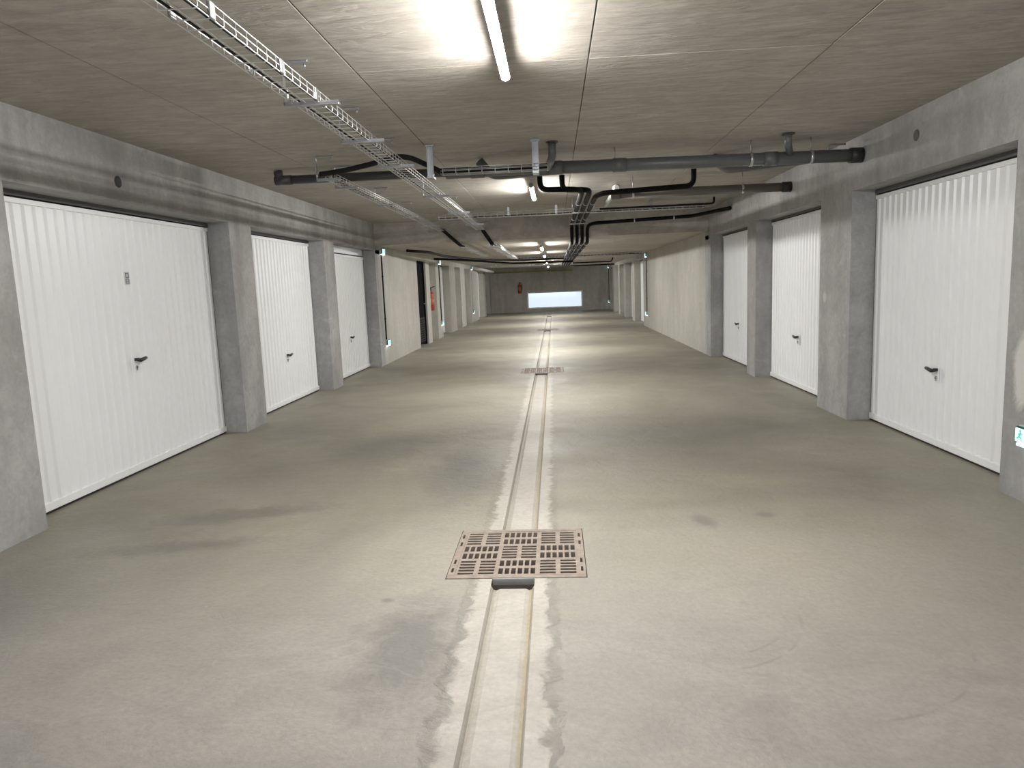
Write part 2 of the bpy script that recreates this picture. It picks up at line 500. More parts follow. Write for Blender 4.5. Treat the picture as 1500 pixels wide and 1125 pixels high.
for k in range(0, len(cuts), 2):
    last = k + 2 >= len(cuts)
    for a, b in ysplit(cuts[k], cuts[k + 1]):
        strip(G0 - GAP, CH0 - 0.012, 0, 0, a, b)
        strip(CH1 + 0.012, G1 + GAP, 0, 0, a, b)
    for a, b in ysplit(cuts[k], cuts[k + 1] - (0 if last else SLOT)):
        strip(CH0 - 0.012, CH0, 0, chd, a, b)
        strip(CH0, CH0 + 0.012, chd, chd - 0.004, a, b)
        strip(CH0 + 0.012, CH0 + 0.03, chd - 0.004, chd + 0.003, a, b)
        strip(CH0 + 0.03, CH1 - 0.03, chd + 0.003, chd + 0.003, a, b)
        strip(CH1 - 0.03, CH1 - 0.012, chd + 0.003, chd - 0.004, a, b)
        strip(CH1 - 0.012, CH1, chd - 0.004, chd, a, b)
        strip(CH1, CH1 + 0.012, chd, 0, a, b)
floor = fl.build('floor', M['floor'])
tag(floor, 'beige grey concrete garage floor with a shallow drainage channel', None, None, 'structure')
# the pits below the grates are sunk into the floor: part of it
for gi, (a, b) in enumerate(GRATES):
    p = MB()
    x0, x1, y0, y1, z0 = G0 - GAP, G1 + GAP, a - GAP, b + GAP, -0.45
    p.quad((x0, y0, z0), (x1, y0, z0), (x1, y1, z0), (x0, y1, z0))
    p.quad((x0, y0, 0), (x0, y0, z0), (x0, y1, z0), (x0, y1, 0))
    p.quad((x1, y0, 0), (x1, y1, 0), (x1, y1, z0), (x1, y0, z0))
    c0, c1, ys = CH0 - 0.012, CH1 + 0.012, y0 - SLOT
    for yy in (y0, y1):
        p.quad((x0, yy, 0), (c0, yy, 0), (c0, yy, z0), (x0, yy, z0))
        p.quad((c1, yy, 0), (x1, yy, 0), (x1, yy, z0), (c1, yy, z0))
    p.quad((c0, y1, 0), (c1, y1, 0), (c1, y1, z0), (c0, y1, z0))
    p.quad((c0, ys, 0), (c1, ys, 0), (c1, ys, z0), (c0, ys, z0))
    p.quad((c0, ys, 0), (c0, y0, 0), (c0, y0, z0), (c0, ys, z0))
    p.quad((c1, ys, 0), (c1, y0, 0), (c1, y0, z0), (c1, ys, z0))
    p.quad((c0, ys, z0), (c1, ys, z0), (c1, y0, z0), (c0, y0, z0))
    MB().box(c0, c1, y0, y0 + 0.008, -0.055, -0.001).build('frame_edge', M['plug_edge'], floor)
    p.build('drain_pit', M['pit'], floor)

# ------------------------------------------------------------------ side walls
def wall(name, side, solids, label):
    s = 1 if side == 'L' else -1
    xf = XL if side == 'L' else XR
    xb = xf - s * 0.45
    w = MB(); wf = MB()
    for a, b in solids:
        tgt = w if b <= YSTEP + 0.5 else wf
        if a < YSTEP < b:
            w.box(xf, xb, a, YSTEP + 0.3, 0, ZL1)
            wf.box(xf, xb, YSTEP + 0.3, b, 0, ZL2)
            w.box(xf, xb, YSTEP, YSTEP + 0.3, ZL2, ZC2 + .02)
        else:
            tgt.box(xf, xb, a, b, -0.0, ZL1 if b < YSTEP else ZL2)
    w.box(xf, xb, YBACK, YSTEP, ZL1, ZC1)
    wf.box(xf, xb, YSTEP + 0.3 if True else 0, YEND, ZL2, ZC2 + 0.02)
    # rear skin that closes the bays behind the doors
    w.box(xb, xb - s * 0.06, YBACK, YEND, -0.1, ZC1 + 0.02)
    o = w.build(name, M['wall'])
    tag(o, label, None, None, 'structure')
    wf.build('far_stretch', M['wall_far'], o)
    return o

SOL_L = [(YBACK, 4.14), (7.09, 7.62), (10.05, 10.52), (12.96, 16.92), (18.05, 18.6), (19.62, 20.45), (22.2, 23.4), (24.8, 26.0), (27.7, 30.5), (32.8, 33.8), (36.0, YEND)]
SOL_R = [(YBACK, 4.52), (6.88, 7.65), (10.02, 10.45), (12.84, 22.4), (24.8, 25.6), (27.8, 28.6), (30.4, 31.0), (33.2, 34.0), (36.0, YEND)]
wall_left = wall('wall_left', 'L', SOL_L, 'raw grey concrete wall with piers on the side of the widest door')
wall_right = wall('wall_right', 'R', SOL_R, 'raw grey concrete wall with piers and a long blank stretch')
# back of the shallow alcove beside the dark steel door
MB().box(-3.50, -3.435, 18.6, 19.62, 0, ZL2).build('alcove_back', M['wall_far'], wall_left)

# end wall with the low window; rear wall with opening added for daylight fill
WX0, WX1, WZ0, WZ1 = -1.365, 1.43, 0.165, 0.985
we = MB()
we.box(XL - 0.5, WX0, YEND, YEND + 0.3, -0.1, ZC2 + .02)
we.box(WX1, XR + 0.5, YEND, YEND + 0.3, -0.1, ZC2 + .02)
we.box(WX0, WX1, YEND, YEND + 0.3, -0.1, WZ0)
we.box(WX0, WX1, YEND, YEND + 0.3, WZ1, ZC2 + .02)
wall_end = we.build('wall_end', M['wall_end'])
tag(wall_end, 'dark stained concrete end wall around the low bright window', None, None, 'structure')
wb = MB()
BX0, BX1, BZ = -3.1, 2.4, 2.4
wb.box(XL - 0.5, BX0, YBACK - 0.25, YBACK, -0.1, ZC1)
wb.box(BX1, XR + 0.5, YBACK - 0.25, YBACK, -0.1, ZC1)
wb.box(BX0, BX1, YBACK - 0.25, YBACK, BZ, ZC1)
wall_back = wb.build('wall_back', M['wall'])
tag(wall_back, 'concrete rear wall with an added opening that lets in sky light', None, None, 'structure')

win = thing('window_1', (0.03, YEND + 0.12, WZ0), 'low wide bright window in the far end wall', None, None, 'structure')
fr = MB()
fr.box(WX0, WX1, YEND + 0.10, YEND + 0.15, WZ0, WZ0 + 0.05)
fr.box(WX0, WX1, YEND + 0.10, YEND + 0.15, WZ1 - 0.05, WZ1)
fr.box(WX0, WX0 + 0.06, YEND + 0.10, YEND + 0.15, WZ0 + .05, WZ1 - .05)
fr.box(WX1 - 0.06, WX1, YEND + 0.10, YEND + 0.15, WZ0 + .05, WZ1 - .05)
fr.build('window_frame', M['win_frame'], win)
MB().box(WX0 + 0.06, WX1 - 0.06, YEND + 0.122, YEND + 0.128, WZ0 + .05, WZ1 - .05).build('pane', M['pane'], win)
MB().box(WX0 - 0.05, WX1 + 0.05, YEND - 0.04, YEND, WZ0 - 0.05, WZ0).build('window_sill', M['wall_end'], win)

# ------------------------------------------------------------------ ceiling: slab, cast panels, the step and the low part
sl = MB()
sl.box(XL - 0.5, XR + 0.5, YBACK - 0.3, YSTEP + 0.3, ZC1 + 0.05, ZC1 + 0.25)
ceiling = sl.build('ceiling', M['ceiling'])
tag(ceiling, 'brown grey concrete ceiling of cast panels over the near doors', None, None, 'structure')
jx = [XL - 0.02, -2.30, -1.045, 0.222, 1.50, XR + 0.02]
jy = [YBACK, -1.24, 1.41, 4.06, 6.53, 9.6, YSTEP]
for i in range(len(jx) - 1):
    for j in range(len(jy) - 1):
        dz = random.uniform(-0.0008, 0.0008)
        p = MB().box(jx[i] + 0.0025, jx[i + 1] - 0.0025, jy[j] + 0.0015, jy[j + 1] - 0.0015, ZC1 + dz, ZC1 + 0.06, bev=0.0025)
        p.build('ceiling_panel', M['ceiling'], ceiling)
c2 = MB()
c2.box(XL - 0.4, XR + 0.4, YSTEP, YEND + 0.3, ZC2, ZC1 + 0.25)
low = c2.build('ceiling_step', M['ceiling'])
tag(low, 'lowered concrete ceiling beyond the step across the aisle', None, None, 'structure')

# ------------------------------------------------------------------ garage doors
def lever_handle(parent, side, y, z, xd):
    s = 1 if side == 'L' else -1
    h = MB()
    x = xd + s * 0.015
    h.box(x, x + s * 0.035, y - 0.012, y + 0.012, z - 0.012, z + 0.012, bev=0.004)
    pts = [(x + s * 0.035, y - 0.014, z - 0.002), (x + s * 0.040, y + 0.02, z - 0.008), (x + s * 0.040, y + 0.06, z - 0.002), (x + s * 0.037, y + 0.105, z + 0.004)]
    h.tube(pts, [0.013, 0.016, 0.015, 0.013], 10)
    lev = h.build('handle', M['lever'], parent)
    tag(lev, 'black lever handle')
    e = MB().box(x - s * .002, x + s * 0.006, y - 0.024, y + 0.024, z - 0.10, z + 0.03, bev=0.004)
    e.build('escutcheon', M['door'], lev)
    k = MB().cyl((x + s * .004, y + 0.004, z - 0.062), (x + s * 0.016, y + 0.004, z - 0.062), 0.013, 14)
    k.box(x + s * .004, x + s * .014, y - 0.004, y + 0.012, z - 0.088, z - 0.064)
    k.build('lock', M['chrome'], lev)
    MB().box(x + s * .016, x + s * .0175, y + 0.001, y + 0.007, z - 0.072, z - 0.056).build('keyhole', M['keyhole'], lev)

DOORN = [0]
def garage_door(side, y0, y1, zl, ztop, label, hz=0.63, hy=None, pitch=0.1, detail=True, transom=False):
    DOORN[0] += 1
    s = 1 if side == 'L' else -1
    xd = DL if side == 'L' else DR
    d = thing('door_%d' % DOORN[0], (xd, (y0 + y1) / 2, 0), label, None, None, 'structure')
    # frame around the leaf
    fb = MB()
    fb.box(xd - s * 0.05, xd + s * 0.012, y0, y1, ztop, zl)
    fb.box(xd - s * 0.05, xd - s * 0.002, y0, y0 + 0.035, 0.0, ztop)
    fb.box(xd - s * 0.05, xd - s * 0.002, y1 - 0.035, y1, 0.0, ztop)
    fb.build('door_frame', M['door_frame'], d)
    # ribbed steel leaf
    a, b = y0 + 0.016, y1 - 0.016
    zb, zt = 0.018, ztop - 0.012
    n = max(4, int(round((b - a - 0.08) / pitch)))
    p = (b - a - 0.08) / n
    prof = [(a, 0.0), (a + 0.03, 0.0)]
    y = a + 0.04
    for k in range(n):
        prof += [(y, 0.0), (y + p * 0.62, 0.0), (y + p * 0.74, 0.014), (y + p * 0.84, 0.014)]
        y += p
    prof += [(b - 0.04, 0.0), (b, 0.0)]
    m = MB()
    base = len(m.v)
    zc0, zc1 = zb + 0.055, zt - 0.035
    for yy, dd in prof:
        m.v += [(xd + s * dd, yy, zc0), (xd + s * dd, yy, zc1)]
    for k in range(len(prof) - 1):
        i = base + 2 * k
        m.f.append((i, i + 2, i + 3, i + 1)); m.s.append(False)
    leaf = m.build('door_leaf', M['door'], d)
    rl = MB().box(xd - s * 0.03, xd + s * 0.016, a, b, zb, zc0, bev=0.003)
    rl.build('bottom_rail', M['door'], d)
    MB().box(xd - s * 0.03, xd + s * 0.0145, a, b, zc1, zt, bev=0.003).build('top_rail', M['door'], d)
    MB().box(xd - s * 0.02, xd + s * 0.004, a, b, 0.0, zb).build('bottom_seal', M['lever'], d)
    MB().box(xd - s * 0.03, xd - s * 0.004, a, b, zc0, zc1).build('backing_sheet', M['door'], d)
    if transom:
        MB().box(xd - s * 0.01, xd + s * 0.02, y0, y1, ztop + 0.005, zl).build('transom_panel', M['galv'], d)
    if detail:
        lever_handle(d, side, hy if hy else (y0 + y1) / 2, hz, xd)
    return d

d1 = garage_door('L', 4.14, 7.09, ZL1, 2.091, 'widest white ribbed garage door, with a small grey number plate', hz=0.92, hy=5.60, pitch=0.103)
# small stacked number plate on the wide door
npm = MB().box(DL + 0.0, DL + 0.0165, 5.587, 5.655, 1.525, 1.625, bev=0.002).build('number_plate', M['plate'], d1)
tag(npm, 'small grey number plate with two stacked digits')
dg = MB()
x0, x1 = DL + 0.0165, DL + 0.0178
for (ya, yb, za, zb) in ((5.598, 5.644, 1.608, 1.617), (5.598, 5.644, 1.578, 1.586), (5.598, 5.608, 1.578, 1.617), (5.634, 5.644, 1.578, 1.617),
                         (5.598, 5.644, 1.564, 1.571), (5.598, 5.644, 1.548, 1.554), (5.598, 5.644, 1.532, 1.539), (5.598, 5.607, 1.532, 1.571), (5.635, 5.644, 1.532, 1.571)):
    dg.box(x0, x1, ya, yb, za, zb)
dg.build('digits', M['ink'], npm)
garage_door('L', 7.62, 10.05, ZL1, 2.095, 'white ribbed garage door between the wide door and the one with a grey transom', hy=8.88)
garage_door('L', 10.52, 12.96, ZL1, 2.01, 'white garage door under a grey transom just before the ceiling step', hz=0.64, hy=11.77, transom=True)
garage_door('R', 4.52, 6.88, ZL1, 2.085, 'nearest white garage door across the aisle from the wide door', hy=5.68, hz=0.62)
garage_door('R', 7.65, 10.02, ZL1, 2.10, 'middle one of the three white garage doors below the brown pipe', hy=8.86, hz=0.64)
garage_door('R', 10.45, 12.84, ZL1, 2.10, 'white garage door beside the long blank wall', hy=11.69, hz=0.64)
for k, (a, b) in enumerate(((20.45, 22.2), (23.4, 24.8), (26.0, 27.7), (30.5, 32.8), (33.8, 36.0))):
    nm = ('first', 'second', 'third', 'fourth', 'last')[k]
    garage_door('L', a, b, ZL2, 2.03, nm + ' white door past the red extinguisher on the dark steel door side', detail=False)
for k, (a, b) in enumerate(((22.4, 24.8), (25.6, 27.8), (28.6, 30.4), (31.0, 33.2), (34.0, 36.0))):
    nm = ('first', 'second', 'third', 'fourth', 'last')[k]
    garage_door('R', a, b, ZL2, 2.03, nm + ' white door past the long blank wall', detail=False)

# dark steel service door with a perforated lower vent
DOORN[0] += 1
sd = thing('door_%d' % DOORN[0], (-3.27, 17.48, 0), 'dark steel service door with a perforated vent at its foot', None, None, 'structure')
MB().box(-3.36, -3.255, 16.92, 16.97, 0, ZL2).box(-3.36, -3.255, 18.0, 18.05, 0, ZL2).box(-3.36, -3.255, 16.97, 18.0, ZL2 - 0.05, ZL2).build('door_frame', M['steel_door'], sd)
MB().box(-3.33, -3.285, 16.97, 18.0, 0.04, ZL2 - 0.05, bev=0.004).build('door_leaf', M['steel_door'], sd)
vent = MB()
holes = []
for k in range(12):
    for j in range(10):
        holes.append((17.05 + k * 0.072, 17.09 + k * 0.072, 0.12 + j * 0.055, 0.145 + j * 0.055))
tmp = MB()
plate_holes(tmp, 17.02, 17.95, 0.09, 0.69, 0.0, 0.012, holes)
vent.v = [(-3.285 + z, x, y) for x, y, z in tmp.v]; vent.f = tmp.f; vent.s = tmp.s
vent.build('vent_panel', M['vent'], sd)
MB().tube(fillet([(-3.285, 17.9, 1.02), (-3.235, 17.9, 1.02), (-3.235, 17.78, 1.02)], 0.02), 0.011, 8).build('handle', M['galv'], sd)

# ------------------------------------------------------------------ drain grates
def grate_mesh():
    mb = MB()
    W = G1 - G0
    rim = 0.035
    c = (W - 2 * rim) / 3
    z0, z1 = -0.035, 0.004
    for gi in range(3):
        for gj in range(3):
            x0, y0 = rim + gi * c, rim + gj * c
            x1, y1 = x0 + c, y0 + c
            hs = []
            if (gi + gj) % 2 == 0:       # five long slots in two columns
                for col in range(2):
                    for row in range(5):
                        xa = x0 + 0.012 + col * c / 2
                        ya = y0 + 0.014 + row * (c - 0.016) / 5
                        hs.append((xa, xa + c / 2 - 0.024, ya, ya + 0.023))
            else:                        # two rows of six short upright slots
                for col in range(6):
                    for row in range(2):
                        xa = x0 + 0.010 + col * (c - 0.012) / 6
                        ya = y0 + 0.014 + row * c / 2
                        hs.append((xa, xa + 0.022, ya, ya + c / 2 - 0.030))
            plate_holes(mb, x0, x1, y0, y1, z0, z1 - 0.003, hs)
    # raised rim, with small slots down both sides
    mb.box(0, W, 0, rim - 0.006, z0, z1, 0.002).box(0, W, W - rim + 0.006, W, z0, z1, 0.002)
    hs = [(0.012, 0.024, y, y + 0.055) for y in (0.07, 0.18, 0.43, 0.545)]
    plate_holes(mb, 0, rim, rim - 0.006, W - rim + 0.006, z0, z1, hs)
    plate_holes(mb, W - rim, W, rim - 0.006, W - rim + 0.006, z0, z1, [(W - b, W - a, c_, d) for a, b, c_, d in hs])
    mb.box(rim, W - rim, rim - 0.006, rim, z0, z1 - 0.004).box(rim, W - rim, W - rim, W - rim + 0.006, z0, z1 - 0.004)
    return mb
glab = ['rusty cast iron drain grate nearest on the floor, its pattern clear', 'rusty drain grate level with the door under the grey transom', 'small looking drain grate far down the channel past the blank wall', 'farthest drain grate near the bright window']
g0 = None
for k, (a, b) in enumerate(GRATES):
    if g0 is None:
        g0 = grate_mesh().build('drain_grate', M['rust'])
        o = g0
    else:
        o = g0.copy(); COL.objects.link(o)
    o.location = (G0, a, 0.0)
    tag(o, glab[k], 'drain grate', 'drain grates along the channel')

# ------------------------------------------------------------------ tube lamps
def tube_lamp(y0, y1, zc, label, x=-0.222):
    t = thing('tube_light', (x, (y0 + y1) / 2, zc), label, 'lamp', 'tube lights along the ceiling')
    z = zc - 0.085
    def arc(a0, a1, nm, mt, n=18):
        m = MB()
        pr = [(x + 0.024 * math.cos(math.radians(a0 + (a1 - a0) * k / n)), z + 0.024 * math.sin(math.radians(a0 + (a1 - a0) * k / n))) for k in range(n + 1)]
        for k in range(n):
            m.quad((pr[k][0], y0 + 0.10, pr[k][1]), (pr[k + 1][0], y0 + 0.10, pr[k + 1][1]), (pr[k + 1][0], y1 - 0.012, pr[k + 1][1]), (pr[k][0], y1 - 0.012, pr[k][1]), smooth=True)
        m.build(nm, M[mt], t)
    arc(-90 - LAMP_ARC / 2, -90 + LAMP_ARC / 2, 'lit_tube', 'tube')
    arc(-90 + LAMP_ARC / 2, 270 - LAMP_ARC / 2, 'housing', 'win_frame', 8)
    MB().tube([(x, y0, z), (x, y0 + 0.02, z), (x, y0 + 0.10, z)], [0.022, 0.027, 0.027], 20).build('end_cap', M['cap'], t)
    MB().tube([(x, y1 - 0.012, z), (x, y1, z)], [0.025, 0.020], 20).build('end_cap', M['cap'], t)
    for yy in (y0 + 0.05, y1 - 0.25):
        MB().box(x - 0.012, x + 0.012, yy - 0.012, yy + 0.012, z + 0.024, zc).build('clip', M['galv'], t)
    return t
tube_lamp(2.72, 4.0, ZC1, 'lit tube lamp nearest above the rusty grate')
tube_lamp(8.25, 9.6, ZC1, 'lit tube lamp behind the grey drain pipe')
tube_lamp(14.1, 15.4, ZC2, 'lit tube lamp just past the ceiling step')
tube_lamp(18.15, 19.45, ZC2, 'lit tube lamp over the aisle by the red extinguisher')
tube_lamp(24.2, 25.5, ZC2, 'lit tube lamp far down the lowered ceiling')
tube_lamp(30.2, 31.5, ZC2, 'lit tube lamp closest to the end wall')
tube_lamp(-3.1, -1.8, ZC1, 'lit tube lamp behind the viewpoint')

# ------------------------------------------------------------------ wire cable trays
def wire_tray(axis, c, a, b, z, w, h, label, pitch=0.1, rad=0.0025, group=None, cables=()):
    """U-shaped wire basket tray along y (axis 'y', centre x = c) or x (centre y = c)"""
    def P(al, ac, zz):
        return (ac, al, zz) if axis == 'y' else (al, ac, zz)
    t = thing('cable_tray', P((a + b) / 2, c, z), label, 'cable tray', group or 'wire cable trays')
    lo, hi = c - w / 2, c + w / 2
    nl = 3
    for k in range(nl):
        ac = lo + (hi - lo) * k / (nl - 1)
        MB().tube([P(a, ac, z), P(b, ac, z)], rad, 6).build('long_wire', M['wire'], t)
    for ac in (lo, hi):
        for zz in (z + h * 0.5, z + h):
            MB().tube([P(a, ac, zz), P(b, ac, zz)], rad, 6).build('long_wire', M['wire'], t)
    n = int((b - a) / pitch)
    first = MB().tube(fillet([P(a + 0.02, lo, z + h), P(a + 0.02, lo, z), P(a + 0.02, hi, z), P(a + 0.02, hi, z + h)], 0.008, 2), rad, 6).build('cross_wire', M['wire'], t)
    for k in range(1, n + 1):
        dlt = k * pitch
        if a + 0.02 + dlt > b: break
        clone(first, t, P(dlt, 0, 0))
    for ac, rr, mt in cables:
        pts = []
        m = max(2, int((b - a) / 0.8))
        for k in range(m + 1):
            pts.append(P(a + (b - a) * k / m, c + ac + random.uniform(-0.004, 0.004), z + rad + rr))
        MB().tube(pts, rr, 8).build('cable', M[mt], t)
    return t

def c_hanger(t, y, x0, x1, zlow, ztop, upper=0.14, w=0.032):
    """C-shaped steel bracket: arm on the ceiling, upright on the left, arm below the tray"""
    m = MB()
    m.box(x0, x1, y - w / 2, y + w / 2, zlow - 0.013, zlow - 0.003, 0.002)
    m.box(x0, x1, y - w / 2, y - w / 2 + 0.004, zlow - 0.003, zlow + 0.008)
    m.box(x0, x0 + 0.006, y - w / 2, y + w / 2, zlow - 0.003, ztop - 0.006)
    m.box(x0, x0 + upper, y - w / 2, y + w / 2, ztop - 0.012, ztop, 0.003)
    h = m.build('hanger', M['galv'], t)
    MB().cyl((x0 + upper * 0.85, y, ztop - 0.012), (x0 + upper * 0.85, y, ztop - 0.034), 0.006, 8).build('bolt', M['galv'], h)
    return h

main = wire_tray('y', -1.25, -1.0, 12.80, 2.375, 0.14, 0.055, 'long wire mesh cable tray nearest, running overhead up to the ceiling step', cables=((0.058, 0.0075, 'cable'), (-0.03, 0.005, 'cable')))
for y in (-0.2, 0.8, 1.8, 3.807, 4.801, 5.816, 7.8, 9.6, 11.5):
    c_hanger(main, y, -1.365, -1.075, 2.372, ZC1 - 0.002)
for y in (2.62, 3.28, 3.75, 4.9):
    for xx in (-1.322, -1.178):
        MB().box(xx - 0.006, xx + 0.006, y - 0.022, y + 0.022, 2.372, 2.432, 0.003).build('splice_plate', M['galv'], main)
side = wire_tray('y', -1.95, 6.45, 12.80, 2.39, 0.10, 0.045, 'wire mesh cable tray above the doors with the grey transom', pitch=0.1, cables=((0.02, 0.008, 'cable'), (-0.02, 0.008, 'cable')))
for y in (6.4, 6.95, 8.5, 10.0, 11.6):
    c_hanger(side, y, -2.06, -1.84, 2.387, ZC1 - 0.002, upper=0.16, w=0.03)
cross = wire_tray('x', 11.2, -1.75, 2.30, 2.440, 0.10, 0.07, 'wire mesh cable tray crossing the aisle just before the step', rad=0.0038, cables=((0.02, 0.008, 'cable'), (-0.015, 0.008, 'cable')))
for x in (-0.66, 0.07, 1.5):
    MB().box(x - 0.02, x + 0.02, 11.18, 11.22, 2.43, ZC1 - 0.002, 0.003).build('hanger', M['galv'], cross)
short = wire_tray('x', 6.2, -0.92, -0.02, 2.345, 0.10, 0.05, 'short wire mesh cable tray in front of the grey drain pipe', pitch=0.11, cables=((0.0, 0.012, 'cable'), (0.03, 0.010, 'cable')))
for x in (-1.005, -0.12):
    m = MB()
    m.box(x - 0.026, x + 0.026, 6.185, 6.190, 2.33, ZC1 - 0.002)
    m.box(x - 0.026, x - 0.020, 6.15, 6.19, 2.33, ZC1 - 0.002).box(x + 0.020, x + 0.026, 6.15, 6.19, 2.33, ZC1 - 0.002)
    m.box(x - 0.04, x + 0.04, 6.14, 6.20, ZC1 - 0.010, ZC1 - 0.002)
    m.box(x - 0.026, x + 0.026, 6.13, 6.27, 2.315, 2.333)
    m.build('hanger', M['galv'], short)
loA = wire_tray('y', -1.62, 13.05, 17.6, 2.11, 0.10, 0.045, 'wire mesh cable tray beyond the step, nearer the dark steel door', cables=((0.0, 0.01, 'cable'),))
loB = wire_tray('y', -1.07, 13.05, 20.9, 2.11, 0.14, 0.055, 'wire mesh cable tray beyond the step, nearer the lamps', cables=((0.03, 0.01, 'cable'),))
for t, x, ys in ((loA, -1.62, (13.5, 15.2, 17.0)), (loB, -1.07, (13.5, 15.2, 17.0, 18.8, 20.5))):
    for y in ys:
        c_hanger(t, y, x - 0.11, x + 0.11, 2.107, ZC2 - 0.001, upper=0.1, w=0.03)
loC = wire_tray('x', 21.0, -1.15, 2.55, 2.136, 0.12, 0.058, 'wire mesh cable tray crossing under the lowered ceiling to the blank wall', rad=0.005, cables=((0.02, 0.01, 'cable'), (-0.02, 0.01, 'cable')))
for x in (-0.6, 0.9, 2.2):
    MB().box(x - 0.015, x + 0.015, 20.99, 21.01, 2.125, ZC2 - 0.001).build('hanger', M['galv'], loC)
loD = wire_tray('x', 27.8, -2.4, -0.6, 2.09, 0.12, 0.055, 'farthest wire mesh cable tray near the end wall', pitch=0.12)
for x in (-2.2, -0.9):
    MB().box(x - 0.015, x + 0.015, 27.79, 27.81, 2.08, ZC2 - 0.001).build('hanger', M['galv'], loD)

# cables that leave the trays
def cable(name, pts, rad, label, cat, mat='cable', fr=0.08, seg=10, group=None):
    o = MB().tube(fillet(pts, fr), rad, seg).build(name, M[mat])
    return tag(o, label, cat, group)
cable('cable_bundle', [(-2.02, 6.38, 2.43), (-1.80, 6.33, 2.44), (-1.50, 6.22, 2.47), (-1.30, 6.12, 2.50), (-1.17, 6.12, 2.49), (-1.02, 6.28, 2.43), (-0.93, 6.27, 2.38)], 0.022, 'thick black cable bundle arching from the transom side tray to the short tray', 'cable', fr=0.1)
for x0, x1, lb in ((-1.93, -1.64, 'black cables dropping at the step nearer the dark steel door'), (-1.24, -1.07, 'black cables dropping at the step nearer the lamps')):
    b = thing('cable_drop', (x0, 12.85, 2.2), lb, 'cable', 'cable drops at the ceiling step')
    for k in (-1, 0, 1):
        MB().tube(fillet([(x0 + k * 0.026, 12.7, 2.42), (x0 + k * 0.026, 12.92, 2.40), (x1 + k * 0.026, 12.95, 2.13), (x1 + k * 0.026, 13.3, 2.135)], 0.08), 0.012, 8).build('cable', M['cable'], b)

# ------------------------------------------------------------------ drain pipes
def ring(mb_name, parent, p0, p1, rad, mat, seg=24):
    return MB().cyl(p0, p1, rad, seg).build(mb_name, M[mat], parent)
PY = 6.68
def pz(x):
    return 2.432 - 0.008 * x
gp = thing('drain_pipe', (1.3, PY, 2.42), 'thick dark grey drain pipe crossing the near ceiling to the wall', 'pipe')
MB().tube([(-0.95, PY, pz(-0.95) - .02), (0.0, PY, pz(0))], 0.043, 24).build('pipe', M['grey_pipe'], gp)
MB().tube([(0.0, PY, pz(0)), (XR, PY, pz(XR))], 0.055, 28).build('pipe', M['grey_pipe'], gp)
for x in (0.05, 0.62, 1.95):
    ring('coupling', gp, (x - 0.06, PY, pz(x)), (x + 0.06, PY, pz(x)), 0.061, 'grey_pipe', 28)
ring('coupling', gp, (XR - 0.11, PY, pz(XR)), (XR - 0.005, PY, pz(XR)), 0.066, 'ext_black', 28)
ring('coupling', gp, (-0.72, PY, pz(-.7) - .015), (-0.60, PY, pz(-.6) - .013), 0.050, 'grey_pipe', 24)
for x in (0.58, 1.78, 2.30):
    cl = ring('clamp', gp, (x - 0.012, PY, pz(x)), (x + 0.012, PY, pz(x)), 0.060, 'clamp', 28)
    MB().cyl((x, PY, pz(x) + 0.058), (x, PY, ZC1 - .002), 0.005, 8).build('rod', M['galv'], cl)
# riser elbows into the ceiling
MB().tube(fillet([(0.02, 6.28, ZC1 - .004), (0.02, 6.28, 2.46), (-0.02, PY, 2.43)], 0.10, 8), 0.034, 18).build('riser', M['grey_pipe'], gp)
ring('flange', gp, (0.02, 6.28, ZC1 - 0.012), (0.02, 6.28, ZC1 - .003), 0.050, 'dark_pipe')
MB().tube(fillet([(2.03, 6.45, ZC1 - .004), (2.03, 6.45, 2.50), (2.12, PY, 2.44)], 0.08, 8), [0.036] * 11 if False else 0.030, 18).build('riser', M['grey_pipe'], gp)
ring('flange', gp, (2.03, 6.45, ZC1 - 0.012), (2.03, 6.45, ZC1 - .003), 0.055, 'dark_pipe')
# oblique branches joining from behind
MB().tube(fillet([(2.35, PY + .01, pz(2.3)), (1.70, 7.28, 2.435), (1.60, 7.36, ZC1 - .025)], 0.12, 8), 0.050, 20).build('branch', M['grey_pipe'], gp)
MB().tube(fillet([(0.45, PY + .01, pz(.4)), (-0.55, 6.88, 2.42), (-0.66, 6.90, ZC1 - .03)], 0.10, 8), 0.043, 20).build('branch', M['grey_pipe'], gp)
MB().tube(fillet([(2.45, 6.72, pz(2.4)+.03), (2.47, 6.72, 2.52), (2.62, 6.74, 2.52)], 0.02, 4), 0.008, 8).build('bracket', M['galv'], gp)

dp = thing('drain_pipe', (-1.7, 7.0, 2.49), 'dark plastic drain pipe above the widest door side', 'pipe')
DY = 7.0
MB().tube([(-2.62, DY, 2.490), (-0.75, DY, 2.487)], 0.041, 24).build('pipe', M['dark_pipe'], dp)
MB().tube(fillet([(-2.55, DY, 2.49), (-2.62, DY, 2.495), (-2.63, DY, ZC1 - .012)], 0.04, 6), 0.043, 20).build('riser', M['dark_pipe'], dp)
ring('coupling', dp, (-2.66, DY, 2.490), (-2.50, DY, 2.490), 0.046, 'dark_pipe')
for x in (-2.1,):
    cl = ring('clamp', dp, (x - 0.015, DY, 2.489), (x + 0.015, DY, 2.489), 0.045, 'clamp')
    MB().cyl((x, DY, 2.53), (x, DY, ZC1 - .002), 0.005, 8).build('rod', M['galv'], cl)

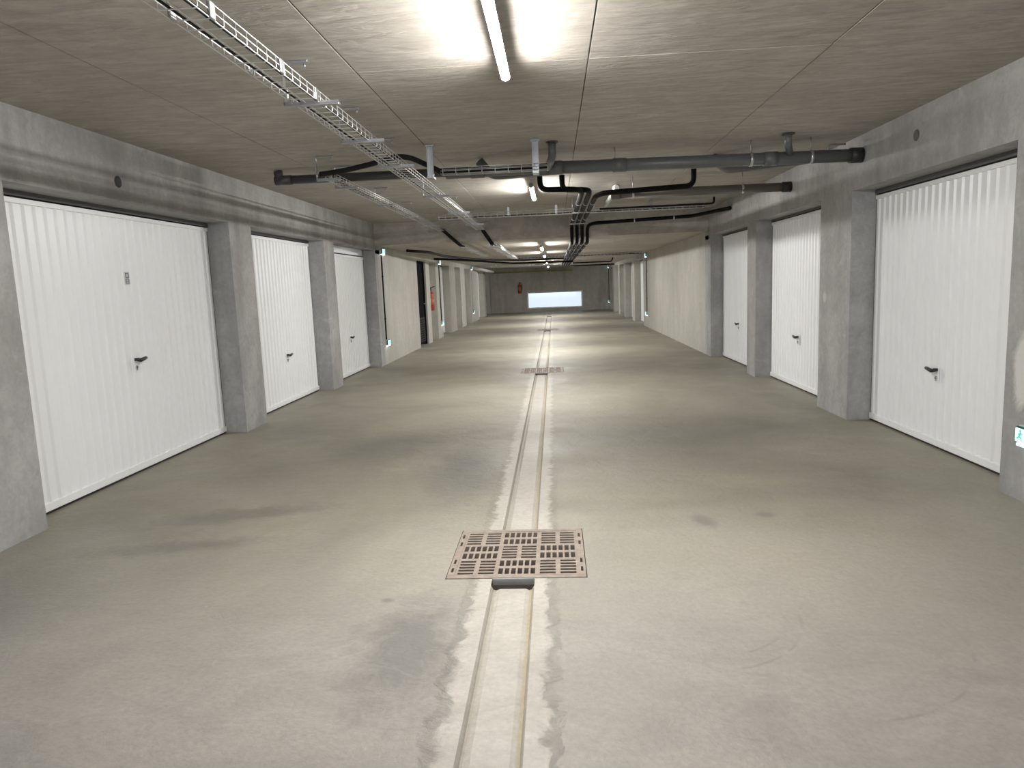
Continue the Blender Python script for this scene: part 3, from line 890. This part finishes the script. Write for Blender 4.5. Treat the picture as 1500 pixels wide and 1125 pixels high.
bp_ = thing('drain_pipe', (1.6, 8.6, 2.39), 'brown grey drain pipe ending at the wall over the middle garage door', 'pipe')
MB().tube([(0.70, 8.62, 2.395), (XR, 8.6, 2.388)], 0.050, 24).build('pipe', M['brown_pipe'], bp_)
ring('coupling', bp_, (XR - 0.10, 8.6, 2.388), (XR - .003, 8.6, 2.388), 0.058, 'ext_black')
ring('coupling', bp_, (0.70, 8.62, 2.395), (0.80, 8.62, 2.395), 0.056, 'brown_pipe')
for x in (0.95, 2.2):
    cl = ring('clamp', bp_, (x - 0.012, 8.61, 2.392), (x + 0.012, 8.61, 2.392), 0.055, 'clamp')
    MB().cyl((x, 8.61, 2.44), (x, 8.61, ZC1 - .002), 0.005, 8).build('rod', M['galv'], cl)

wp = thing('vent_pipe', (0.84, 9.5, 2.5), 'pale plastic pipe with a flared end under the ceiling beside the black pipes', 'pipe')
MB().tube([(0.80, 9.05, 2.515), (0.80, 11.0, 2.515)], 0.032, 16).build('pipe', M['pale_pipe'], wp)
MB().tube([(0.80, 8.98, 2.515), (0.80, 9.05, 2.515), (0.80, 9.16, 2.515)], [0.030, 0.052, 0.034], 18).build('flared_end', M['pale_pipe'], wp)
MB().box(0.78, 0.82, 9.6, 9.63, 2.545, ZC1 - .002).build('clip', M['galv'], wp)

# ------------------------------------------------------------------ black insulated pipes
BR = 0.030
def black_pipe(pts, label, rad=BR, name='insulated_pipe', fr=0.13, clamps=()):
    t = thing(name, pts[len(pts) // 2], label, 'pipe', 'black insulated pipes')
    MB().tube(fillet(pts, fr, 7), rad, 16).build('pipe', M['black'], t)
    for p, ax in clamps:
        d = Vector((0, 0.010, 0)) if ax == 'y' else Vector((0.010, 0, 0))
        ring('clamp', t, Vector(p) - d, Vector(p) + d, rad + 0.004, 'clamp', 16)
    return t
cy = (9.4, 10.4, 11.6)
cf = (13.5, 15.2, 17.2, 19.6, 23.0)
def cl(x, z1, z2):
    return [((x, y, z1), 'y') for y in cy] + [((x, y, z2), 'y') for y in cf]
ZB, ZF = 2.40, 2.10
black_pipe([(-0.115, 7.86, ZC1 - 0.014), (-0.115, 7.90, ZB), (0.30, 8.02, ZB), (0.345, 8.30, ZB), (0.345, 12.88, ZB), (0.345, 12.93, ZF), (0.345, 29.0, ZF)], 'black insulated pipe that drops closest to the lamps', clamps=cl(0.345, ZB, ZF))
black_pipe([(0.125, 8.10, ZC1 - 0.014), (0.125, 8.14, ZB + .015), (0.42, 8.20, ZB + .015), (0.435, 8.45, ZB), (0.435, 12.88, ZB), (0.435, 12.93, ZF), (0.435, 29.0, ZF)], 'black insulated pipe, second from the lamps in the bundle', clamps=cl(0.435, ZB, ZF))
black_pipe([(1.555, 8.12, ZC1 - 0.014), (1.555, 8.14, ZB - .005), (0.60, 8.36, ZB - .01), (0.525, 8.75, ZB), (0.525, 12.88, ZB), (0.525, 12.93, ZF), (0.525, 29.0, ZF)], 'black insulated pipe turning up in front of the brown grey pipe', clamps=cl(0.525, ZB, ZF))
black_pipe([(XR - 0.03, 11.35, 2.43), (2.58, 11.9, 2.435), (2.35, 12.42, 2.425), (0.70, 12.62, 2.395), (0.615, 12.90, 2.37), (0.615, 12.93, ZF), (0.615, 29.0, ZF)], 'black insulated pipe coming off the wall above the blank wall corner', clamps=[((1.4, 12.535, 2.405), 'x'), ((2.05, 12.456, 2.418), 'x')] + [((0.615, y, ZF), 'y') for y in cf])
black_pipe([(2.40, 11.0, ZC1 - 0.014), (2.40, 11.0, 2.475), (0.72, 11.02, 2.472)], 'thin black pipe above the crossing cable tray', rad=0.014, fr=0.1)
black_pipe([(-2.75, 13.6, 2.12), (-2.42, 14.2, 2.10), (-2.36, 15.7, 2.075), (-1.9, 18.4, 2.075), (-0.9, 20.3, 2.075), (0.30, 20.25, 2.075)], 'black pipe slanting over the dark steel door side of the low ceiling', rad=0.026, fr=0.25)
black_pipe([(-2.9, 17.6, 2.10), (-2.5, 17.9, 2.085), (-1.2, 21.6, 2.035), (0.6, 22.0, 2.035)], 'lower black pipe beside the first emergency light past the steel door', rad=0.026, fr=0.25)
black_pipe([(0.68, 25.3, 2.07), (2.02, 25.2, 2.07), (2.06, 25.2, ZC2)], 'far black pipe turning up near the doors past the blank wall', rad=0.022, fr=0.12)
black_pipe([(0.68, 28.6, 2.05), (2.4, 28.6, 2.05)], 'farthest black pipe running towards the doors past the blank wall', rad=0.022)
for y in (10.3, 12.2):
    m = MB().box(0.28, 0.60, y - 0.012, y + 0.012, ZB - BR - 0.012, ZB - BR - 0.002, 0.002)
    t = thing('pipe_support', (0.44, y, ZB), 'steel support rail under the black pipes, ' + {10.3: 'nearer the thick grey pipe', 12.2: 'closest to the step'}[y], 'pipe support', 'support rails under the black pipes')
    m.build('rail', M['galv'], t)
    for x in (0.292, 0.588):
        MB().cyl((x, y, ZB - BR - .01), (x, y, ZC1 - .002), 0.006, 8).build('rod', M['galv'], t)

# far pipes
yp = thing('gas_pipe', (-1.0, 36.2, 2.03), 'yellow pipe along the top of the end wall', 'pipe')
MB().tube([(-2.9, 36.25, 2.03), (0.95, 36.25, 2.00)], 0.035, 14).build('pipe', M['yellow'], yp)
for x in (-2.0, 0.2):
    MB().box(x - 0.02, x + 0.02, 36.22, YEND, 2.0, 2.04).build('bracket', M['galv'], yp)
pp = thing('vent_pipe', (-2.85, 30.0, 2.05), 'pale grey pipe along the wall past the farthest emergency light', 'pipe')
MB().tube([(-3.05, 27.9, 2.10), (-2.75, 33.2, 2.02)], 0.06, 18).build('pipe', M['pale_pipe'], pp)
ring('coupling', pp, (-2.76, 33.1, 2.021), (-2.74, 33.5, 2.016), 0.07, 'ext_black')
wp2 = thing('vent_pipe', (-0.2, 27.0, 2.1), 'thin white pipe slanting under the far ceiling', 'pipe')
MB().tube([(-0.70, 27.65, 2.12), (0.30, 26.4, 2.12)], 0.022, 12).build('pipe', M['win_frame'], wp2)

# ------------------------------------------------------------------ emergency lights and their conduits
def emergency_light(side, y, z, label, rot_glyph=True):
    s = 1 if side == 'L' else -1
    x = XL if side == 'L' else XR
    t = thing('emergency_light', (x, y, z), label, 'emergency light', 'emergency lights on the walls')
    hw, hh = 0.12, 0.055
    MB().box(x, x + s * 0.025, y - hw, y + hw, z - hh, z + hh, bev=0.006).build('housing', M['sign_house'], t)
    MB().box(x + s * 0.025, x + s * 0.046, y - hw + 0.008, y + hw - 0.008, z - hh + 0.006, z + hh - 0.006, bev=0.006).build('rim', M['sign_rim'], t)
    ln = MB().box(x + s * 0.046, x + s * 0.052, y - hw + 0.018, y + hw - 0.018, z - hh + 0.014, z + hh - 0.014, bev=0.003).build('lens', M['sign_lens'], t)
    g = MB()
    xg0, xg1 = x + s * 0.052, x + s * 0.0535
    q = 0.075   # running figure towards a doorway
    def seg(p0, p1, w):
        (a, b), (c, d) = p0, p1
        dx, dz = c - a, d - b
        L = math.hypot(dx, dz); nx, nz = -dz / L * w, dx / L * w
        P = [(a + nx, b + nz), (c + nx, d + nz), (c - nx, d - nz), (a - nx, b - nz)]
        for xx in (xg0, xg1):
            g.quad(*[(xx, y + pa, z + pb) for pa, pb in P])
        for k in range(4):
            (pa, pb), (pc, pd) = P[k], P[(k + 1) % 4]
            g.quad((xg0, y + pa, z + pb), (xg0, y + pc, z + pd), (xg1, y + pc, z + pd), (xg1, y + pa, z + pb))
    o = 0.055
    g.cyl((xg0, y + o, z + 0.026), (xg1, y + o, z + 0.026), 0.008, 10)
    for a, b, w in (((o - .004, .018), (o + .008, -.006), .006), ((o + .008, -.006), (o - .012, -.016), .004), ((o - .012, -.016), (o - .014, -.032), .003),
                    ((o + .008, -.006), (o + .022, -.018), .004), ((o + .022, -.018), (o + .034, -.018), .003), ((o - .002, .014), (o - .020, .008), .003), ((o, .014), (o + .016, .004), .003),
                    ((-.02, -.034), (-.02, .034), .003), ((-.06, -.034), (-.06, .034), .003), ((-.06, .034), (-.02, .034), .003), ((.02, 0.0), (-.01, 0.0), .003), ((-.01, 0), (0, .010), .003), ((-.01, 0), (0, -.010), .003)):
        seg(a, b, w)
    g.build('pictogram', M['sign_glyph'], ln)
    MB().box(x + s * .01, x + s * 0.045, y - hw + 0.02, y + hw - 0.02, z - hh - 0.012, z - hh + 0.004, bev=0.003).build('lamp_strip', M['lens_white'], t)
    return t
def conduit(side, y, z0, z1, label, mat='cable', rad=0.012):
    s = 1 if side == 'L' else -1
    x = (XL if side == 'L' else XR) + s * (rad + 0.002)
    t = thing('wall_conduit', (x, y, z0), label, 'conduit', 'conduits between the emergency lights')
    MB().cyl((x, y, z0), (x, y, z1), rad, 10).build('tube', M[mat], t)
    for zz in (z0 + (z1 - z0) * 0.25, z0 + (z1 - z0) * 0.75):
        MB().box(x - s * (rad + .002), x + s * (rad + 0.003), y - 0.018, y + 0.018, zz - 0.008, zz + 0.008).build('clip', M[mat], t)
for side_, y, mat, nm in (('L', 13.46, 'cable', 'by the corner of the ceiling step'), ('L', 20.2, 'cable', 'just past the alcove with the extinguisher'), ('L', 28.2, 'pale_pipe', 'far along the wall of the widest door'),
                          ('R', 21.55, 'cable', 'at the end of the long blank wall'), ('R', 36.22, 'cable', 'in the far corner by the end wall')):
    emergency_light(side_, y, 2.115, 'lit emergency light under the ceiling ' + nm)
    emergency_light(side_, y, 0.41, 'lit low emergency light near the floor ' + nm)
    conduit(side_, y - 0.06, 0.465, (2.115) - 0.068, ('pale' if mat == 'pale_pipe' else 'black') + ' conduit between two emergency lights ' + nm, mat)
emergency_light('R', 4.21, 0.41, 'lit green emergency light low on the pier before the nearest right garage door')

# ------------------------------------------------------------------ fire extinguishers
def extinguisher(loc, normal, label, sc=1.0):
    x, y, z = loc
    t = thing('fire_extinguisher', (x, y, z), label, 'fire extinguisher', 'red fire extinguishers')
    nx, ny = normal
    cx, cy_ = x + nx * 0.10 * sc, y + ny * 0.10 * sc
    R = 0.082 * sc
    prof = [(0.0, 0.90), (0.02, 1.0), (0.36, 1.0), (0.40, 0.9), (0.43, 0.6), (0.445, 0.28), (0.47, 0.25)]
    MB().tube([(cx, cy_, z + h * sc) for h, _ in prof], [R * k for _, k in prof], 20).build('cylinder', M['red'], t)
    MB().tube([(cx, cy_, z + 0.13 * sc), (cx, cy_, z + 0.28 * sc)], R * 1.012, 20).build('label_band', M['ext_label'], t)
    v = MB().cyl((cx, cy_, z + 0.46 * sc), (cx, cy_, z + 0.53 * sc), 0.024 * sc, 12).build('valve', M['ext_black'], t)
    MB().tube([(cx - nx * .02 * sc, cy_ - ny * .02 * sc, z + 0.52 * sc), (cx + nx * 0.11 * sc, cy_ + ny * 0.11 * sc, z + 0.56 * sc)], 0.010 * sc, 8).build('lever', M['ext_black'], v)
    hx, hy = -ny, nx
    MB().tube(fillet([(cx, cy_, z + 0.49 * sc), (cx + hx * 0.10 * sc, cy_ + hy * 0.10 * sc, z + 0.50 * sc), (cx + hx * 0.115 * sc, cy_ + hy * 0.115 * sc, z + 0.30 * sc), (cx + hx * 0.10 * sc, cy_ + hy * 0.10 * sc, z + 0.08 * sc)], 0.06 * sc), 0.011 * sc, 8).build('hose', M['ext_black'], t)
    MB().box(cx - abs(hx) * .05 - abs(nx) * .10 * sc, cx + abs(hx) * .05 - abs(nx) * .0, cy_ - abs(hy) * .05 - abs(ny) * 0, cy_ + abs(hy) * .05 + abs(ny) * .10 * sc, z + 0.38 * sc, z + 0.41 * sc).build('bracket', M['galv'], t)
    return t
extinguisher((-3.435, 19.25, 0.80), (1, 0), 'red fire extinguisher hung in the alcove beside the dark steel door', 1.15)
extinguisher((-1.72, YEND, 0.95), (0, -1), 'red fire extinguisher on the end wall beside the bright window', 1.05)

# ------------------------------------------------------------------ plugs in the wall and small fittings
for side_, y, z, mt, lb in (('L', 5.30, 2.275, 'plug', 'round dark plug in the beam above the widest door'), ('R', 5.73, 2.39, 'plug_grey', 'round grey plug in the beam above the nearest door across')):
    s = 1 if side_ == 'L' else -1
    x = XL if side_ == 'L' else XR
    t = thing('wall_plug', (x, y, z), lb, 'plug')
    MB().tube([(x, y, z), (x + s * 0.003, y, z)], 0.043, 24).build('disc', M[mt], t)
    MB().tube([(x + s * 0.003, y, z), (x + s * 0.006, y, z)], [0.034, 0.030], 24).build('centre', M[mt], t)
